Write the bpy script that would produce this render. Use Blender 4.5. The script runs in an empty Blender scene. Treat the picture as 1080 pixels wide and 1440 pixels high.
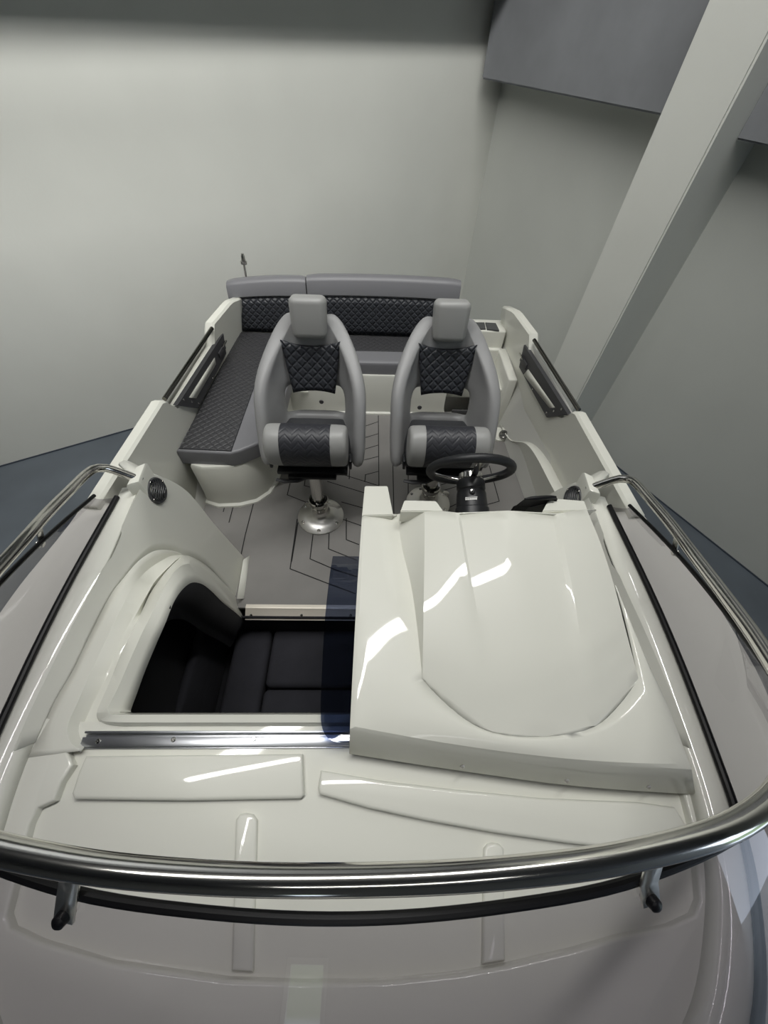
import bpy, bmesh, math, random
from mathutils import Vector, Matrix
from mathutils.geometry import tessellate_polygon

random.seed(4)
PI = math.pi
V = Vector
C = bpy.context.scene.collection
LIFT = 0.8            # the cockpit sole is 0.8 m above the room floor; the boat is built with the sole at z = 0

# ------------------------------------------------------------------ camera frame (measured from the photo's vanishing points)
F_PX, U0, V0 = 541.0, 540.0, 720.0
CAM = V((0, 0, 2.0))
_X = V((1, .0173, .0334)).normalized()
_N = V((0, 410 / F_PX, 1.0)); _N.x = -(_X.y * _N.y + _X.z * _N.z) / _X.x; _N.normalize()
_Z = -_N
_Y = _Z.cross(_X)
ROT = Matrix((_X, _Y, _Z))

def ray(u, v): return ROT @ V(((u - U0) / F_PX, (v - V0) / F_PX, 1.0))
def at(u, v, z): d = ray(u, v); return CAM + d * ((z - CAM.z) / d.z)
def atx(u, v, x): d = ray(u, v); return CAM + d * ((x - CAM.x) / d.x)
def aty(u, v, y): d = ray(u, v); return CAM + d * ((y - CAM.y) / d.y)
def atp(u, v, p, n): d = ray(u, v); return CAM + d * ((V(p) - CAM).dot(V(n)) / d.dot(V(n)))

# ------------------------------------------------------------------ materials
MATS = {}
def lin(c):
    return tuple((x / 12.92 if x <= .04045 else ((x + .055) / 1.055) ** 2.4) for x in (k / 255 for k in c))

def mat(name, col, rough=.5, metal=0, coat=0, spec=.5, crough=.04, noise=None, bump=None, srgb=True, aniso=0):
    m = bpy.data.materials.new(name); m.use_nodes = True
    nt = m.node_tree; b = nt.nodes['Principled BSDF']
    c = lin(col) if srgb else col
    b.inputs['Base Color'].default_value = (*c, 1)
    b.inputs['Roughness'].default_value = rough
    b.inputs['Metallic'].default_value = metal
    b.inputs['Coat Weight'].default_value = coat
    b.inputs['Coat Roughness'].default_value = crough
    b.inputs['Specular IOR Level'].default_value = spec
    if aniso: b.inputs['Anisotropic'].default_value = aniso
    if noise:
        sc, amt = noise
        tc = nt.nodes.new('ShaderNodeTexCoord'); n = nt.nodes.new('ShaderNodeTexNoise')
        n.inputs['Scale'].default_value = sc; n.inputs['Detail'].default_value = 6
        nt.links.new(tc.outputs['Object'], n.inputs['Vector'])
        r = nt.nodes.new('ShaderNodeValToRGB')
        r.color_ramp.elements[0].position = .3; r.color_ramp.elements[1].position = .7
        r.color_ramp.elements[0].color = (*[x * (1 - amt) for x in c], 1)
        r.color_ramp.elements[1].color = (*[min(1, x * (1 + amt)) for x in c], 1)
        nt.links.new(n.outputs['Fac'], r.inputs['Fac']); nt.links.new(r.outputs['Color'], b.inputs['Base Color'])
    if bump:
        sc, st = bump
        tc = nt.nodes.new('ShaderNodeTexCoord'); n = nt.nodes.new('ShaderNodeTexNoise')
        n.inputs['Scale'].default_value = sc; n.inputs['Detail'].default_value = 4
        nt.links.new(tc.outputs['Object'], n.inputs['Vector'])
        bp = nt.nodes.new('ShaderNodeBump'); bp.inputs['Strength'].default_value = st; bp.inputs['Distance'].default_value = .01
        nt.links.new(n.outputs['Fac'], bp.inputs['Height']); nt.links.new(bp.outputs['Normal'], b.inputs['Normal'])
    MATS[name] = m
    return m

def quilt(name, col, cell=.05, rough=.5, chevron=False, strength=.55):
    """diamond (or chevron) quilting: stitched valleys as bump, laid out in metres on the UV map"""
    m = mat(name, col, rough)
    nt = m.node_tree; b = nt.nodes['Principled BSDF']; L = nt.links.new
    uv = nt.nodes.new('ShaderNodeUVMap'); sp = nt.nodes.new('ShaderNodeSeparateXYZ'); L(uv.outputs['UV'], sp.inputs[0])
    def M(op, a, b_=None):
        n = nt.nodes.new('ShaderNodeMath'); n.operation = op
        for i, x in enumerate((a, b_)):
            if x is None: continue
            if isinstance(x, (int, float)): n.inputs[i].default_value = x
            else: L(x, n.inputs[i])
        return n.outputs[0]
    x = M('DIVIDE', sp.outputs[0], cell); y = M('DIVIDE', sp.outputs[1], cell)
    if chevron:
        fx = M('ABSOLUTE', M('SUBTRACT', M('FRACT', M('MULTIPLY', x, .5)), .5))
        a = M('ABSOLUTE', M('SUBTRACT', M('FRACT', M('ADD', y, M('MULTIPLY', fx, 2.0))), .5))
        h = M('MINIMUM', M('MULTIPLY', a, 4.0), 1.0)
    else:
        a = M('ABSOLUTE', M('SUBTRACT', M('FRACT', M('ADD', x, y)), .5))
        c2 = M('ABSOLUTE', M('SUBTRACT', M('FRACT', M('SUBTRACT', x, y)), .5))
        mn = M('SUBTRACT', .5, M('MAXIMUM', a, c2))
        h = M('POWER', M('MINIMUM', M('MULTIPLY', mn, 4.0), 1.0), .6)
    bp = nt.nodes.new('ShaderNodeBump'); bp.inputs['Strength'].default_value = strength; bp.inputs['Distance'].default_value = .006
    L(h, bp.inputs['Height']); L(bp.outputs['Normal'], b.inputs['Normal'])
    return m

def glass(name, col, rough=.02, ior=1.45):
    m = bpy.data.materials.new(name); m.use_nodes = True; nt = m.node_tree; nt.nodes.clear(); L = nt.links.new
    o = nt.nodes.new('ShaderNodeOutputMaterial'); mx = nt.nodes.new('ShaderNodeMixShader')
    t = nt.nodes.new('ShaderNodeBsdfTransparent'); g = nt.nodes.new('ShaderNodeBsdfGlossy'); lw = nt.nodes.new('ShaderNodeLayerWeight')
    t.inputs[0].default_value = (*col, 1); g.inputs['Roughness'].default_value = rough
    # Schlick reflectance of a thin pane, the same from either side
    pw = nt.nodes.new('ShaderNodeMath'); pw.operation = 'POWER'; pw.inputs[1].default_value = 5
    f = nt.nodes.new('ShaderNodeMath'); f.operation = 'MULTIPLY_ADD'; f.use_clamp = True
    r0 = ((ior - 1) / (ior + 1)) ** 2 * 1.6
    f.inputs[1].default_value = 1 - r0; f.inputs[2].default_value = r0
    L(lw.outputs['Facing'], pw.inputs[0]); L(pw.outputs[0], f.inputs[0])
    L(f.outputs[0], mx.inputs[0]); L(t.outputs[0], mx.inputs[1]); L(g.outputs[0], mx.inputs[2]); L(mx.outputs[0], o.inputs[0])
    MATS[name] = m
    return m

GEL = mat('white_gelcoat', (220, 220, 210), .4, coat=.6, spec=.25)
GEL2 = mat('white_gelcoat_satin', (214, 214, 205), .4, coat=.35, spec=.25)
HULLM = mat('hull_gelcoat', (200, 200, 194), .2, coat=.3)
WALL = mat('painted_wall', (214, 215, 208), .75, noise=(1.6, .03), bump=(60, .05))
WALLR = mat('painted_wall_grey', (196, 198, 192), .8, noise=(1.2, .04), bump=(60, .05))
CEIL = mat('ceiling_paint', (88, 90, 93), .9)
WALLD = mat('bounce_cutting_wall_tone', (104, 106, 108), .85)  # dark tone put into unseen surfaces to cut bounce light
FLOORM = mat('grey_floor_paint', (90, 97, 104), .38, noise=(2.2, .12))
SKIRT = mat('floor_skirting_paint', (66, 72, 82), .5)
PANELM = mat('grey_panel', (124, 126, 129), .85, noise=(2.5, .12), bump=(9, .25))
VIN = mat('grey_vinyl', (142, 142, 142), .42, bump=(420, .08))
VINL = mat('grey_vinyl_light', (150, 150, 148), .42, bump=(420, .08))
VINB = mat('bench_grey_vinyl', (116, 116, 119), .42, bump=(420, .08))
VIND = mat('dark_vinyl', (48, 49, 52), .5, bump=(420, .08))
QUILT = quilt('dark_quilted_vinyl', (46, 48, 53), .052, .45, strength=.95)
QUILTS = quilt('dark_quilted_seat_vinyl', (54, 54, 56), .048, .5, strength=.6)
CHEV = quilt('dark_chevron_vinyl', (46, 47, 52), .032, .48, chevron=True, strength=.25)
SOLE = mat('grey_foam_decking', (122, 120, 117), .75, noise=(6, .05), bump=(500, .12))
SEAM = mat('black_seam', (14, 14, 15), .8)
STEEL = mat('polished_steel', (205, 203, 198), .13, 1)
BRUSH = mat('brushed_steel', (225, 223, 219), .38, 1, aniso=.5)
ALU = mat('anodised_aluminium', (206, 208, 212), .32, 1)
RAILM = mat('dark_polished_rail', (120, 118, 112), .16, 1)
BLACKP = mat('black_plastic', (22, 23, 26), .42)
BLACKR = mat('black_rubber', (9, 9, 12), .38, spec=.3)
RIMM = mat('black_wheel_leather', (24, 25, 28), .48, bump=(300, .1))
POCK = mat('dark_grey_pocket_plastic', (62, 62, 64), .5)
VELV = mat('black_velour', (40, 40, 46), .9, noise=(5, .25), bump=(30, .12))
LINING = mat('black_cabin_carpet', (26, 26, 30), .95, noise=(9, .25))
WHITE = mat('white_print', (225, 225, 222), .5)
PADM = mat('grey_step_pad', (72, 73, 73), .75)
GRILL = mat('speaker_grille_plastic', (48, 49, 50), .4)
TINT = glass('smoked_glass', (.575, .556, .59), .015, 1.5)
ACRY = glass('blue_smoked_acrylic', (.40, .44, .545), .03, 1.3)

# ------------------------------------------------------------------ object helpers
def root(name, label, cat, loc=(0, 0, 0), group=None):
    o = bpy.data.objects.new(name, None); C.objects.link(o)
    o.empty_display_size = .05
    o.location = loc; o['label'] = label; o['category'] = cat
    if group: o['group'] = group
    return o

def tag(o, label, cat, group=None):
    o['label'] = label; o['category'] = cat
    if group: o['group'] = group
    return o

def finish(name, bm, m, parent=None, angle=35, smooth=True, label=None, recalc=True):
    """links one mesh; vertices given in boat space, stored relative to the parent's location"""
    if recalc: bmesh.ops.recalc_face_normals(bm, faces=bm.faces)
    me = bpy.data.meshes.new(name)
    if parent is not None:
        off = V(parent.location)
        p = parent.parent
        while p is not None: off += V(p.location); p = p.parent
        bmesh.ops.translate(bm, verts=bm.verts, vec=-off)
    bm.to_mesh(me); bm.free()
    for mm in (m if isinstance(m, (list, tuple)) else [m]): me.materials.append(mm)
    if smooth:
        me.polygons.foreach_set('use_smooth', [True] * len(me.polygons))
        me.set_sharp_from_angle(angle=math.radians(angle))
    o = bpy.data.objects.new(name, me); C.objects.link(o)
    if parent is not None: o.parent = parent
    if label: o['label'] = label
    return o

def catmull(P, n, closed=False):
    P = [V(p) for p in P]; N = len(P)
    if N == 2: return [P[0].lerp(P[1], i / (n - 1)) for i in range(n)]
    pts = []
    segs = N if closed else N - 1
    for i in range(segs):
        if closed: p0, p1, p2, p3 = P[(i - 1) % N], P[i], P[(i + 1) % N], P[(i + 2) % N]
        else:
            p1, p2 = P[i], P[i + 1]
            p0 = P[i - 1] if i else p1 * 2 - p2
            p3 = P[i + 2] if i + 2 < N else p2 * 2 - p1
        # centripetal
        def tj(a, b, t): return t + max(1e-6, (b - a).length) ** .5
        t0 = 0; t1 = tj(p0, p1, t0); t2 = tj(p1, p2, t1); t3 = tj(p2, p3, t2)
        for k in range(16):
            t = t1 + (t2 - t1) * k / 16
            A1 = p0 * ((t1 - t) / (t1 - t0)) + p1 * ((t - t0) / (t1 - t0))
            A2 = p1 * ((t2 - t) / (t2 - t1)) + p2 * ((t - t1) / (t2 - t1))
            A3 = p2 * ((t3 - t) / (t3 - t2)) + p3 * ((t - t2) / (t3 - t2))
            B1 = A1 * ((t2 - t) / (t2 - t0)) + A2 * ((t - t0) / (t2 - t0))
            B2 = A2 * ((t3 - t) / (t3 - t1)) + A3 * ((t - t1) / (t3 - t1))
            pts.append(B1 * ((t2 - t) / (t2 - t1)) + B2 * ((t - t1) / (t2 - t1)))
    pts.append(P[0].copy() if closed else P[-1].copy())
    return pts if n is None else resample(pts, n)

def resample(P, n):
    L = [0]
    for a, b in zip(P, P[1:]): L.append(L[-1] + (b - a).length)
    out = []; j = 0
    for i in range(n):
        s = L[-1] * i / (n - 1)
        while j < len(P) - 2 and L[j + 1] < s: j += 1
        d = L[j + 1] - L[j]
        out.append(P[j].lerp(P[j + 1], 0 if d < 1e-9 else (s - L[j]) / d))
    return out

def grid_bm(rows, closed_u=False, uv=False, bm=None, mi=0, skip=None):
    bm = bm or bmesh.new()
    vs = [[bm.verts.new(p) for p in r] for r in rows]
    uvl = bm.loops.layers.uv.verify() if uv else None
    nr, nc = len(rows), len(rows[0])
    if uv:
        cu = [[0] * nc for _ in range(nr)]; cv = [[0] * nc for _ in range(nr)]
        for i in range(nr):
            for j in range(1, nc): cu[i][j] = cu[i][j - 1] + (rows[i][j] - rows[i][j - 1]).length
            mid = cu[i][-1] / 2
            for j in range(nc): cu[i][j] -= mid
        mj = nc // 2
        for i in range(1, nr):
            for j in range(nc): cv[i][j] = cv[i - 1][j] + (rows[i][mj] - rows[i - 1][mj]).length
    for i in range(nr - 1):
        for j in range(nc if closed_u else nc - 1):
            if skip and skip(i, j): continue
            j2 = (j + 1) % nc
            try: f = bm.faces.new((vs[i][j], vs[i][j2], vs[i + 1][j2], vs[i + 1][j]))
            except ValueError: continue
            f.material_index = mi
            if uv:
                for l, (a, b) in zip(f.loops, ((i, j), (i, j2), (i + 1, j2), (i + 1, j))): l[uvl].uv = (cu[a][b], cv[a][b])
    return bm

def face_cam(bm, eye=None):
    """turn an open sheet so that its front looks up / to the viewer's side"""
    eye = eye or CAM
    s = 0
    bm.normal_update()
    for f in bm.faces: s += f.normal.dot(eye - f.calc_center_median()) * f.calc_area()
    if s < 0: bmesh.ops.reverse_faces(bm, faces=bm.faces)

def sheet(name, rows, m, parent, thick=.012, uv=False, angle=35, eye=None, label=None, skip=None):
    """a moulded sheet: grid of points with real thickness behind its visible side"""
    bm = grid_bm(rows, uv=uv, skip=skip)
    bmesh.ops.remove_doubles(bm, verts=bm.verts, dist=1e-5)
    bmesh.ops.recalc_face_normals(bm, faces=bm.faces)
    face_cam(bm, eye)
    o = finish(name, bm, m, parent, angle, label=label, recalc=False)
    if thick:
        s = o.modifiers.new('thickness', 'SOLIDIFY'); s.thickness = thick; s.offset = -1
    return o

def loft(name, lines, m, parent, n=40, thick=.012, smooth_lines=True, angle=35, label=None, eye=None):
    return sheet(name, [catmull(l, n) if smooth_lines else resample([V(p) for p in l], n) for l in lines], m, parent, thick, angle=angle, label=label, eye=eye)

def tube_bm(path, r, seg=14, bm=None, caps=True, mi=0, flat=1.0):
    bm = bm or bmesh.new(); n = len(path); rings = []
    up = None
    for i, p in enumerate(path):
        t = (path[min(i + 1, n - 1)] - path[max(i - 1, 0)]).normalized()
        if up is None:
            up = V((0, 0, 1)) if abs(t.z) < .9 else V((1, 0, 0))
        a = t.cross(up).normalized(); up = a.cross(t).normalized()
        rr = r[i] if isinstance(r, (list, tuple)) else r
        rings.append([bm.verts.new(p + (a * math.cos(k * 2 * PI / seg) + up * math.sin(k * 2 * PI / seg) * flat) * rr) for k in range(seg)])
    for i in range(n - 1):
        for k in range(seg):
            f = bm.faces.new((rings[i][k], rings[i][(k + 1) % seg], rings[i + 1][(k + 1) % seg], rings[i + 1][k])); f.material_index = mi
    if caps:
        for rg in (rings[0], rings[-1]):
            f = bm.faces.new(rg); f.material_index = mi
    return bm

def lathe_bm(prof, origin=(0, 0, 0), axis=(0, 0, 1), seg=32, bm=None):
    bm = bm or bmesh.new()
    q = V((0, 0, 1)).rotation_difference(V(axis).normalized()); o = V(origin); rings = []
    for r, h in prof:
        if r < 1e-6: rings.append([bm.verts.new(o + q @ V((0, 0, h)))])
        else: rings.append([bm.verts.new(o + q @ V((r * math.cos(k * 2 * PI / seg), r * math.sin(k * 2 * PI / seg), h))) for k in range(seg)])
    for a, b in zip(rings, rings[1:]):
        for k in range(seg):
            k2 = (k + 1) % seg
            if len(a) == 1 and len(b) == 1: continue
            if len(a) == 1: bm.faces.new((a[0], b[k2], b[k]))
            elif len(b) == 1: bm.faces.new((a[k], a[k2], b[0]))
            else: bm.faces.new((a[k], a[k2], b[k2], b[k]))
    return bm

def prism_bm(poly, z0, z1, bev=0, bm=None, seg=2, skew=(0, 0)):
    """polygon in plan (list of (x, y)) extruded from z0 to z1; outer edges bevelled"""
    own = bm is None
    bm2 = bmesh.new()
    lo = [bm2.verts.new((p[0], p[1], z0)) for p in poly]; hi = [bm2.verts.new((p[0] + skew[0], p[1] + skew[1], z1)) for p in poly]
    n = len(poly)
    bm2.faces.new(lo[::-1]); bm2.faces.new(hi)
    for i in range(n): bm2.faces.new((lo[i], lo[(i + 1) % n], hi[(i + 1) % n], hi[i]))
    bmesh.ops.recalc_face_normals(bm2, faces=bm2.faces)
    if bev:
        top = [e for e in bm2.edges if all(v in hi for v in e.verts)]
        bmesh.ops.bevel(bm2, geom=top, offset=bev, segments=seg, profile=.5, affect='EDGES', clamp_overlap=True)
    if own: return bm2
    me = bpy.data.meshes.new('t'); bm2.to_mesh(me); bm2.free(); bm.from_mesh(me); bpy.data.meshes.remove(me)
    return bm

def box_bm(lo, hi, bev=0, seg=2, bm=None, mtx=None):
    b2 = bmesh.new()
    bmesh.ops.create_cube(b2, size=1)
    s = V(hi) - V(lo); c = (V(hi) + V(lo)) / 2
    for v in b2.verts: v.co = V((v.co.x * s.x, v.co.y * s.y, v.co.z * s.z)) + c
    if bev: bmesh.ops.bevel(b2, geom=b2.edges[:], offset=bev, segments=seg, profile=.5, affect='EDGES', clamp_overlap=True)
    if mtx: bmesh.ops.transform(b2, matrix=mtx, verts=b2.verts)
    if bm is None: return b2
    me = bpy.data.meshes.new('t'); b2.to_mesh(me); b2.free(); bm.from_mesh(me); bpy.data.meshes.remove(me)
    return bm

def frame_mtx(o, x, y):
    """matrix with origin o and local x / y directions"""
    x = V(x).normalized(); z = x.cross(V(y)).normalized(); y = z.cross(x)
    m = Matrix.Identity(4)
    for i, a in enumerate((x, y, z)):
        for k in range(3): m[k][i] = a[k]
    m.translation = V(o)
    return m

MIRX = -.012                                    # the boat's centre plane
def mir(p): p = V(p); return V((2 * MIRX - p.x, p.y, p.z))

# ================================================================== THE ROOM
GZ = -LIFT
nb = V((.4924, -.8704, 0)).normalized(); ab = V((.8704, .4924, 0)).normalized()      # back wall: inward normal, direction
nr = V((-.868, -.497, 0)).normalized(); ar = V((-.497, .868, 0)).normalized()   # right wall
Bp = V((-2.568, 3.142, 0)); Cn = V((1.15, 5.245, 0))
CEILZ = 5.2
def struct(name, bm, m, **k):
    o = finish(name, bm, m, smooth=False, **k); o['kind'] = 'structure'; return o
def slab(p, q, n, t, z0, z1, bm=None):
    """upright slab from p to q in plan; its visible face on the line, thickness t on the side away from n"""
    n = V(n).normalized() * -t
    return prism_bm([(p.x, p.y), (q.x, q.y), (q.x + n.x, q.y + n.y), (p.x + n.x, p.y + n.y)], z0, z1, bm=bm)
fl = struct('floor', box_bm((-6.5, -5.2, GZ - .1), (6.2, 8.0, GZ)), FLOORM)
struct('wall_back', slab(Bp - ab * 5.5, Cn + ab * .3, nb, .2, GZ, CEILZ), WALL)
W0 = V((2.292, 3.184, 0))
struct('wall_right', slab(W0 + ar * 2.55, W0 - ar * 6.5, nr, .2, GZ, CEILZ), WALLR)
Lp, Rp = V((1.686, 3.28, 0)), V((1.877, 2.946, 0))
bm = prism_bm([(Lp.x, Lp.y), (Rp.x, Rp.y), (Rp.x - nr.x * .5, Rp.y - nr.y * .5), (Lp.x - nr.x * .5, Lp.y - nr.y * .5)], GZ, CEILZ)
bmesh.ops.bevel(bm, geom=[e for e in bm.edges if abs(e.verts[0].co.z - e.verts[1].co.z) > 1], offset=.012, segments=2, affect='EDGES')
struct('pillar', bm, WALL)
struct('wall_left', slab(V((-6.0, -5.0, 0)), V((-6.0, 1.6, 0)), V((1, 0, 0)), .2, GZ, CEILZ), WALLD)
struct('ceiling', box_bm((-6.5, -5.2, CEILZ), (6.2, 8.0, CEILZ + .1)), CEIL)
# skirting painted in the floor colour along the back wall and the right wall
struct('baseboard_back', slab(Bp - ab * 5.0 + nb * .008, Cn + nb * .008, nb, .01, GZ, GZ + .012), SKIRT)
struct('baseboard_right', slab(W0 + ar * 2 + nr * .008, W0 - ar * 6.0 + nr * .008, nr, .01, GZ, GZ + .012), SKIRT)
# added unseen downstand near the back wall, shaped to cut light off its top
struct('added_light_cutoff', slab(Bp - ab * 5 + nb * .62, Cn + nb * .62 - ab * .2, nb, .22, 2.5, CEILZ), WALLD)
# grey boards boxed in on the right-hand wall, above head height
def wall_board(p, q, depth, z0, label):
    bm = slab(p, q, nr, depth, z0, 3.2)
    bmesh.ops.bevel(bm, geom=bm.edges[:], offset=.01, segments=2, affect='EDGES')
    o = finish('wall_board', bm, PANELM, smooth=False)
    tag(o, label, 'panel', 'grey boards on the right wall')
    return o
# plane offsets measured along -nr from the origin
def on_plane(az, k):
    d = V((math.sin(math.radians(az)), math.cos(math.radians(az)), 0)); return d * (k / -nr.dot(d))
wall_board(on_plane(10.1, 3.27), on_plane(27.6, 3.27), .29, 1.64, 'grey wall board between the back corner and the white pillar')
wall_board(on_plane(34.1, 3.33), on_plane(47, 3.33), .24, 1.60, 'grey wall board at the top right, on the near side of the pillar')

# rear wall behind the camera with a daylight window
wb = bmesh.new()
WY = -4.6; wx0, wx1, wz0, wz1 = -.80, -.35, -.1, 1.15
for lo, hi in (((-6.2, WY - .2, GZ), (wx0, WY, CEILZ)), ((wx1, WY - .2, GZ), (6.2, WY, CEILZ)), ((wx0, WY - .2, GZ), (wx1, WY, wz0)), ((wx0, WY - .2, wz1), (wx1, WY, CEILZ))):
    box_bm(lo, hi, bm=wb)
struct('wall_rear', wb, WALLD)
wf = bmesh.new()
for lo, hi in (((wx0, WY - .12, wz0), (wx0 + .05, WY - .04, wz1)), ((wx1 - .05, WY - .12, wz0), (wx1, WY - .04, wz1)), ((wx0, WY - .12, wz0), (wx1, WY - .04, wz0 + .05)), ((wx0, WY - .12, wz1 - .05), (wx1, WY - .04, wz1))):
    box_bm(lo, hi, .006, bm=wf)
struct('window_1', wf, ALU)

# ================================================================== THE BOAT
boat = root('motorboat', 'white open motorboat with grey foam decking filling the photo', 'boat', (0, 1.0, GZ))
def bpart(name, lines, **k): return loft(name, lines, k.pop('m', GEL), boat, **k)
# ---- half-breadths (x at stations y) of the sheer
OUT = [(2.95, 1.02), (2.8, 1.05), (2.4, 1.11), (1.7, 1.15), (1.3, 1.17), (.9, 1.19), (.55, 1.25), (.25, 1.245), (.05, 1.18), (-.22, 1.0), (-.4, .86), (-.65, .68), (-.95, .42), (-1.12, .18), (-1.17, 0)]
def half(tab, y):
    for (y0, x0), (y1, x1) in zip(tab, tab[1:]):
        if y1 <= y <= y0: return x0 + (x1 - x0) * (y0 - y) / (y0 - y1)
    return tab[0][1] if y > tab[0][0] else tab[-1][1]
# ---- outer hull: sheer, topside knuckle, chine, keel
ys = [3.0, 2.6, 2.2, 1.8, 1.4, 1.0, .6, .3, .0, -.3, -.55, -.75, -.92, -1.05, -1.13, -1.17]
rows = []
for y in ys:
    b = half(OUT, y) * .985; t = max(0, (0.2 - y) / 1.37)
    zs = .66 if y < 2.9 else .5; zc = -.28 + .45 * t ** 1.5; zk = -.79 + .9 * t ** 2.2
    r = [V((b, y, zs)), V((b + .02, y, zs - .06)), V((b * .985, y, .35)), V((b * (.9 - .2 * t), y, zc)), V((b * .5 * (1 - .3 * t), y, (zc + zk) / 2 - .03)), V((0, y, zk))]
    rows.append([V((p.x + MIRX, p.y, p.z)) for p in r] + [mir(V((p.x + MIRX, p.y, p.z))) for p in r[-2::-1]])
bm = grid_bm(rows)
bmesh.ops.remove_doubles(bm, verts=bm.verts, dist=1e-4)
bm.faces.new([v for v in sorted([v for v in bm.verts if abs(v.co.y - 3.0) < 1e-4], key=lambda v: (v.co.x, v.co.z) if False else math.atan2(v.co.z - .1, v.co.x))])
h = finish('hull', bm, HULLM, boat, 30)
s = h.modifiers.new('thickness', 'SOLIDIFY'); s.thickness = .008; s.offset = -1

# ---- aft side coamings (gunwale + inner wall), with the lowered grab-rail recess
def topz(y):
    if y < 1.68: return .72
    if y < 1.76: return .72 - .115 * (y - 1.68) / .08
    if y < 2.40: return .605
    if y < 2.47: return .605 + .115 * (y - 2.40) / .07
    if y < 2.78: return .72
    return .72 - .25 * (y - 2.78)
ysd = [.98, 1.1, 1.25, 1.4, 1.55, 1.66, 1.69, 1.72, 1.75, 1.78, 1.9, 2.05, 2.2, 2.32, 2.39, 2.42, 2.45, 2.48, 2.55, 2.65, 2.75, 2.8, 2.87, 2.95]
for sd, nm in ((-1, 'port'), (1, 'starboard')):
    cols = []
    for y in ysd:
        xo = half(OUT, y); zt = topz(y); rec = (.72 - zt) if y < 2.6 else 0
        pts = [(xo + .004, zt - .11), (xo, zt - .02), (xo - .012, zt), (xo - .055, zt), (xo - .066 , zt - .012), (xo - .062, zt - .06), (1.10 - max(0, y - 1.7) * .066, .4), (1.085 - max(0, y - 1.7) * .055, -.01)]
        cols.append([V((sd * x + MIRX + .01, y, z)) for x, z in pts])
    rows = list(map(list, zip(*cols)))
    sheet('side_coaming', rows, GEL, boat, .02, angle=28)

# ---- forward side decks: outer covering board, windscreen seat, step down (traced, then mirrored)
S = [(1.02, .992), (.85, .99), (.63, .992), (.46, .99), (.30, .982), (.1, .965), (-.04, .948), (-.165, .912), (-.35, .808), (-.48, .64), (-.565, .42), (-.605, .2), (-.612, 0)]
Sx = [V((x, y, .785)) for y, x in S]
E_ = [(1.02, .915), (.85, .91), (.70, .902), (.5, .908), (.3, .91), (.13, .905), (.0, .89), (-.14, .858), (-.23, .812), (-.36, .71), (-.47, .53), (-.53, .34), (-.55, .15), (-.555, 0)]
Ex = [V((x, y, .80)) for y, x in E_]
Fx = [V((max(0, x - .022), y + (.016 if y < -.1 else 0), .765)) for y, x in E_]
Ox = [V((half(OUT, y), y, .70)) for y in (1.02, .94, .85, .74, .63, .46, .3, .1, -.05, -.2, -.4, -.6, -.8, -.98, -1.12, -1.17)]
for fm in (lambda p: V((-p.x + 2 * MIRX * 0, p.y, p.z)) + V((MIRX, 0, 0)), lambda p: p + V((MIRX + (.06 * max(0, min(1, (p.y + .9) / .6, (1.06 - p.y) / .35)) if p.z < .72 else 0), 0, 0))):
    o, sx, ex, fx = [[fm(p) for p in q] for q in (Ox, Sx, Ex, Fx)]
    o_lo = [p + V((0, 0, -.05)) for p in o]
    o_in = [q + (p - q).normalized() * min(.062, (p - q).length * .6) + V((0, 0, -.085)) for p, q in zip(catmull(o, 40), catmull(sx, 40))]
    s_out = [p + V((0, 0, -.002)) for p in sx]
    n = 70
    L = [catmull(q, n) for q in (o_lo, o, o_in, s_out, sx, ex)]
    sheet('side_deck', L, GEL, boat, .012, angle=25)
    k0 = next(i for i, p in enumerate(L[5]) if p.y < .17)
    sheet('deck_step', [L[5][k0:], catmull(fx, n)[k0:]], GEL, boat, .012, angle=25)

# ---- port (left in the photo) inner side: sloping face, arch of the companionway, nested ledges
PP, PN = V((-.74, 0, 0)), V((1, 0, .2))
def pl(u, v): return atp(u, v, PP, PN)
Ek = [(205, 672), (197, 687), (171, 740), (140, 800), (101, 875), (78, 927), (54, 986), (22, 1056)]
Ecur = catmull([V((-p.x + MIRX, p.y, .80)) for p in Ex], 400)
def on_E(y): return min(Ecur, key=lambda p: abs(p.y - y) + (5 if p.y < -.3 else 0)).copy()
E3 = [pl(*q) for q in Ek[:2]] + [on_E(at(u, v, .80).y) for u, v in Ek[2:]]
apex = pl(259, 781)
Fk = [(259, 781), (249, 776), (220, 774), (197, 787), (176, 810), (156, 836), (130, 885), (101, 945), (78, 984), (50, 1044)]
def zF(v): return .748 + .0178 * max(0, min(1, (v - 890) / 110))
F3 = [pl(*q) for q in Fk[:6]] + [at(u, v, zF(v)) for u, v in Fk[6:]]
wing = [(205, 672), (216, 668), (240, 676), (262, 690), (280, 710), (300, 735), (322, 760), (345, 786)]
W3 = [pl(*q) for q in wing]
foot = [(345, 786), (341, 812), (337, 845)]
arch = [(337, 845), (318, 822), (290, 794), (259, 781)]
W_low = [pl(*q) for q in foot] + [pl(*q) for q in arch[1:]]
# sloping inner face: from the top edge / wing edge down to the arch / ledge line
topl = [pl(*q) for q in wing[::-1]] + E3[1:]
botl = [pl(*q) for q in foot[1:]] + [pl(*q) for q in arch[1:]] + F3[1:]
tk = [0, 3, 5, 7, 9, 14]
# stitch: wing+top edge against the arch line
A = catmull(topl, 60); B_ = catmull(botl, 60)
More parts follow.
